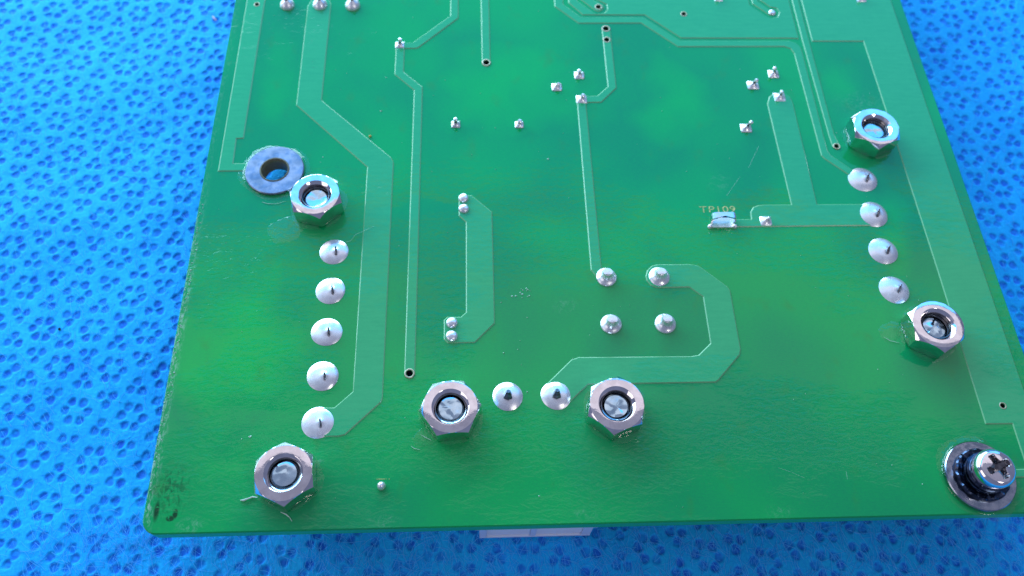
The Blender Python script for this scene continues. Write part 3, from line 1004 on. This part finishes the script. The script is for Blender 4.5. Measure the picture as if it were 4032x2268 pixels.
def bolt_mesh(top, seed, dome=0.0, bite=0.0):
    rnd = random.Random(seed)
    bm = bmesh.new()
    S, rr = 48, 1.10
    z0 = -7.2
    rings = [[bm.verts.new((r * math.cos(2 * PI * i / S), r * math.sin(2 * PI * i / S), zz)) for i in range(S)]
             for r, zz in ((2.0, z0), (2.0, z0 + 1.2), (rr, z0 + 1.2), (rr, top - 0.34), (rr, top - 0.20), (0.98, top - 0.10), (0.93, top - 0.02), (0.80, top), (0.60, top), (0.4, top), (0.2, top))]
    cen = bm.verts.new((0, 0, top))
    for k, (A, B) in enumerate(zip(rings, rings[1:])):
        for i in range(S):
            j = (i + 1) % S
            bm.faces.new((A[i], A[j], B[j], B[i]))
    for i in range(S):
        bm.faces.new((rings[-1][i], rings[-1][(i + 1) % S], cen))
    # sawn end: slight slope, step and dents
    an = rnd.uniform(0, 6)
    ox = rnd.uniform(0, 50)
    for v in bm.verts:
        if v.co.z > top - 0.05:
            r = math.hypot(v.co.x, v.co.y)
            s = v.co.x * math.cos(an) + v.co.y * math.sin(an)
            k = 1 if r < 0.85 else 0.3
            v.co.z += k * (0.05 * s + 0.05 * noise.noise((v.co.x * 2 + ox, v.co.y * 2, 1)) + dome * (1 - r * r) - (bite if s > 0.25 else 0))
    me = bpy.data.meshes.new('bolt')
    bm.normal_update()
    bm.to_mesh(me)
    bm.free()
    me.polygons.foreach_set('use_smooth', [True] * len(me.polygons))
    me.set_sharp_from_angle(angle=math.radians(32))
    me.materials.append(M_bolt)
    return me


NUT = nut_mesh()
# x, y, angle of one corner in degrees, bolt end height, dome, bite, tilt x, tilt y, label
NUTS = [
    (10.93, 29.25, 283, 1.20, -0.12, 0.0, 0, 0, 'silver hex nut touching the flat washer, its recessed bolt end dark blue'),
    (10.65, 3.95, 275, 1.55, 0.05, 0.0, 0, 0, 'silver hex nut by the black inked left corner, with a bright white bolt end'),
    (23.18, 8.95, 245, 1.45, 0.02, 0.07, 0, 0, 'silver hex nut left of the two dark centred solder joints, below the small black hole'),
    (36.40, 8.92, 260, 1.30, 0.0, 0.05, 0, 0, 'silver hex nut partly over the wide hook shaped track at the lower middle'),
    (64.27, 15.47, 271, 1.15, 0.05, 0.12, 0, 0, 'silver hex nut below the right column of four solder joints, overlapping the right copper plane'),
    (64.08, 36.58, 266, 1.25, 0.0, 0.0, 0, 0, 'silver hex nut at the upper right, above the right column of solder joints'),
]
for i, (x, y, ang, top, dome, bite, tx_, ty_, lab) in enumerate(NUTS):
    root = empty('nut_and_bolt', (x, y, 0.03))
    tag(root, lab, 'nut', 'hex nuts on bolts through the board')
    b = link('hex_nut', NUT, None, root)
    b.rotation_euler = (0, 0, math.radians(ang))
    b2 = link('bolt', bolt_mesh(top, 40 + i, dome, bite), None, root)
    collar(x, y, 2.2, 0.09, 0.36, i * 1.3)

# ---------------------------------------------------------------- flat washer over the mounting hole
WX, WY = 6.58, 33.12
def washer_mesh(ri, ro, th, chips=0.0, seg=72):
    bm = bmesh.new()
    prof = [(ri, 0), (ro - .05, 0), (ro, 0.05), (ro, th - 0.07), (ro - 0.07, th), (ro * .5 + ri * .5, th), (ri + 0.09, th), (ri + 0.02, th - 0.05), (ri, 0)]
    rings = []
    for r, zz in prof:
        rings.append([bm.verts.new((r * math.cos(2 * PI * i / seg) * (1 + chips * noise.noise((math.cos(2 * PI * i / seg) * 4, math.sin(2 * PI * i / seg) * 4, 3)) * (r > 2)),
                                    r * math.sin(2 * PI * i / seg), zz)) for i in range(seg)])
    for A, B in zip(rings, rings[1:]):
        for i in range(seg):
            bm.faces.new((A[i], A[(i + 1) % seg], B[(i + 1) % seg], B[i]))
    me = bpy.data.meshes.new('washer_ring')
    bm.normal_update()
    bm.to_mesh(me)
    bm.free()
    me.polygons.foreach_set('use_smooth', [True] * len(me.polygons))
    me.set_sharp_from_angle(angle=math.radians(30))
    return me


wr = empty('flat_washer', (WX, WY, 0.08))
tag(wr, 'flat blue grey metal washer around an open mounting hole near the left edge', 'washer')
link('washer_ring', washer_mesh(1.30, 2.72, 0.28, 0.01), M_washer, wr)
bm = bmesh.new()
lathe(bm, [(1.38, 0.24), (1.34, 0.32), (1.27, 0.34), (1.22, 0.28), (1.205, -1.2)], 48)
from_bm('eyelet', bm, M_barrel, wr, 40)
collar(WX, WY, 2.72, 0.26, 0.5, 2.0)

# ---------------------------------------------------------------- cross-head screw with its washers
SX, SY = 64.93, 2.92
scw = empty('cross_head_screw', (SX, SY, 0.08))
tag(scw, 'cross head screw on dark toothed and wide flat washers near the lower right corner', 'screw')
link('flat_washer_ring', washer_mesh(1.30, 2.78, 0.42, 0.01), metal('zinc_washer', (0.22, 0.27, 0.34, 1), (0.42, 0.44, 0.50, 1), 0.13, 1.0, 0.15), scw)
M_black = metal('dark_spring_steel', (0.02, 0.03, 0.05, 1), (0.06, 0.08, 0.13, 1), 0.16, 2.0, 0.2)
bm = bmesh.new()
S = 60
rings = []
for rr, zz in ((1.2, 0.43), (2.08, 0.43), (2.10, 0.60), (1.98, 0.70), (1.55, 0.74), (1.5, 0.82), (1.2, 0.84)):
    rings.append([bm.verts.new(((rr) * math.cos(2 * PI * i / S), (rr) * math.sin(2 * PI * i / S), zz + (0.16 if (i // 2) % 2 and 1.9 < rr else 0) * (zz > 0.5))) for i in range(S)])
for A, B in zip(rings, rings[1:]):
    for i in range(S):
        bm.faces.new((A[i], A[(i + 1) % S], B[(i + 1) % S], B[i]))
from_bm('toothed_washer', bm, M_black, scw, 30)
bm = bmesh.new()
prof = []
zz = 0.84
lathe(bm, [(1.62, 0.80), (1.66, 0.95), (1.62, 1.10), (1.50, 1.14), (1.50, 1.24), (1.60, 1.30), (1.60, 1.42), (1.46, 1.5), (1.2, 1.55)], 48)
from_bm('spring_washer', bm, M_black, scw, 40)


def screw_head():
    bm = bmesh.new()
    S = 96
    def cross(a, r):
        """depth of the cross recess at polar place"""
        x, y = r * math.cos(a), r * math.sin(a)
        ax, ay = abs(x), abs(y)
        arm = min(ax, ay)
        lon = max(ax, ay)
        w = 0.25 + 0.16 * max(0, 1 - lon / 0.6)
        d = max(0, min(1, (w - arm) / 0.05)) * max(0, min(1, (0.98 - lon) / 0.10))
        return d * (0.75 - 0.45 * lon)
    zt = 3.05
    R = [(1.48, 1.50), (1.52, 1.62), (1.52, 2.45), (1.50, 2.55), (1.42, 2.74), (1.28, 2.86)]
    rings = [[bm.verts.new((r * math.cos(2 * PI * i / S), r * math.sin(2 * PI * i / S), z_)) for i in range(S)] for r, z_ in R]
    k = 26
    for q in range(k):
        r = 1.2 * (1 - q / k) + 0.02
        rings.append([bm.verts.new((r * math.cos(2 * PI * i / S), r * math.sin(2 * PI * i / S), zt - 0.13 * (r / 1.25) ** 2 * 1.1 - cross(2 * PI * i / S, r))) for i in range(S)])
    c = bm.verts.new((0, 0, zt - 0.78))
    for A, B in zip(rings, rings[1:]):
        for i in range(S):
            bm.faces.new((A[i], A[(i + 1) % S], B[(i + 1) % S], B[i]))
    for i in range(S):
        bm.faces.new((rings[-1][i], rings[-1][(i + 1) % S], c))
    return bm


h = from_bm('screw_head', screw_head(), M_steel, scw, 38)
h.data.materials.append(M_bore)  # deep recess faces darkened by colour, like the nut bores
for f in h.data.polygons:
    if math.hypot(f.center.x, f.center.y) < 1.05 and f.center.z < 2.72:
        f.material_index = 1
h.rotation_euler = (0, 0, math.radians(22))
bm = bmesh.new()
lathe(bm, [(0, -7.6), (1.0, -7.6), (1.0, 1.6), (0, 1.6)], 24)
from_bm('screw_shank', bm, M_bore, scw, 40)
collar(SX, SY, 2.78, 0.24, 0.5, 4.0)
puddle(65.9, 5.6, 0.5, 0.35, 0.5, 0.4, 5, 'varnish_bead')

# ---------------------------------------------------------------- crumbs, strands and dust
def strand(pts, r, mat=M_white, name='varnish_strand'):
    bm = bmesh.new()
    tube(bm, pts, r, 6)
    return from_bm(name, bm, mat, board, 60)


strand([(7.15, 2.40, .05), (7.45, 2.38, .12), (7.75, 2.5, .12), (8.05, 2.62, .10), (8.45, 2.56, .15)], [0.03, 0.09, 0.06, 0.07, 0.03])
strand([(10.3, 1.42, .1), (10.7, 1.26, .06), (11.0, 1.02, .05), (11.22, 0.72, .04)], [0.02, 0.05, 0.03, 0.015])
for pts in ([(5.7, 29.72, .04), (6.3, 29.5, .06), (7.1, 29.5, .06), (7.85, 29.75, .04)], [(20.0, 6.38, .04), (20.3, 6.16, .06), (20.72, 6.08, .04)], [(20.75, 7.3, .04), (21.1, 7.08, .07), (21.6, 6.82, .05)],
            [(60.3, 15.2, .05), (60.8, 14.8, .07), (61.5, 14.62, .05)]):
    strand(pts, [0.008, 0.022, 0.014, 0.006][:len(pts)])
# thin curled hair by the wide track, faint scratches
strand([(13.6, 25.3, .03), (14.1, 25.4, .1), (14.5, 26.0, .2), (15.2, 26.4, .16), (16.1, 26.9, .1)], 0.008, M_white, 'hair')
for pts in ([(49.07, 4.03), (49.99, 3.67), (51.06, 3.14)], [(54.46, 3.57), (54.42, 2.98)], [(52.95, 35.7), (51.56, 33.22)], [(50.56, 32.15), (48.92, 29.98)]):
    strand([(a, b, 0.003) for a, b in pts], 0.005, M_white, 'scratch')

vs, fs = [], []
rnd = random.Random(5)
spots = [(16.12, 40.36, .11), (16.44, 44.71, .05), (27.31, 38.18, .05), (32.31, 34.4, .12), (7.25, 7.44, .10), (6.64, 7.27, .05), (28.75, 14.61, .06), (27.56, 14.29, .06), (29.39, 10.78, .07),
         (29.98, 2.23, .06), (25.92, 25.49, .05), (27.46, 19.08, .05), (52.47, 10.18, .04), (68.94, 7.72, .05), (10.88, 34.8, .06)]
spots += [(rnd.uniform(1, 70), rnd.uniform(0.5, 54), rnd.uniform(0.015, 0.04)) for _ in range(120)]
for _ in range(16):
    spots.append((rnd.gauss(29.3, 0.6), rnd.gauss(19.9, 0.35), rnd.uniform(0.03, 0.08)))
for _ in range(110):
    spots.append((rnd.uniform(0.05, 0.5), rnd.triangular(0.5, 34, 20), rnd.uniform(0.02, 0.07)))
for _ in range(9):
    spots.append((rnd.uniform(46.6, 49.6), rnd.uniform(25.8, 26.4), rnd.uniform(0.015, 0.05)))
for x, y, r in spots:
    b0 = len(vs)
    for k in range(5):
        a = k * 2 * PI / 5 + rnd.uniform(-.4, .4)
        q = r * rnd.uniform(0.5, 1.3)
        vs.append((x + q * math.cos(a) * 1.2, y + q * math.sin(a), 0.004 + (0.075 if False else 0)))
    vs.append((x, y, 0.05 + r * 0.5))
    fs += [(b0 + k, b0 + (k + 1) % 5, b0 + 5) for k in range(5)]
dm = bpy.data.meshes.new('dust')
dm.from_pydata(vs, [], fs)
tag(link('dust', dm, M_white), 'fine pale dust specks and crumbs scattered over the green board', 'dust', kind='stuff')
bm = bmesh.new()
lathe(bm, [(0.13, 0), (0.12, 0.08), (0.05, 0.15), (0, 0.16)], 7, (15.22, 37.2, CT - .02), 0.15)
from_bm('flux_crumb', bm, M_amber, board, 30)

sc.render.engine = 'CYCLES'
sc.cycles.max_bounces = 8
sc.cycles.caustics_reflective = True
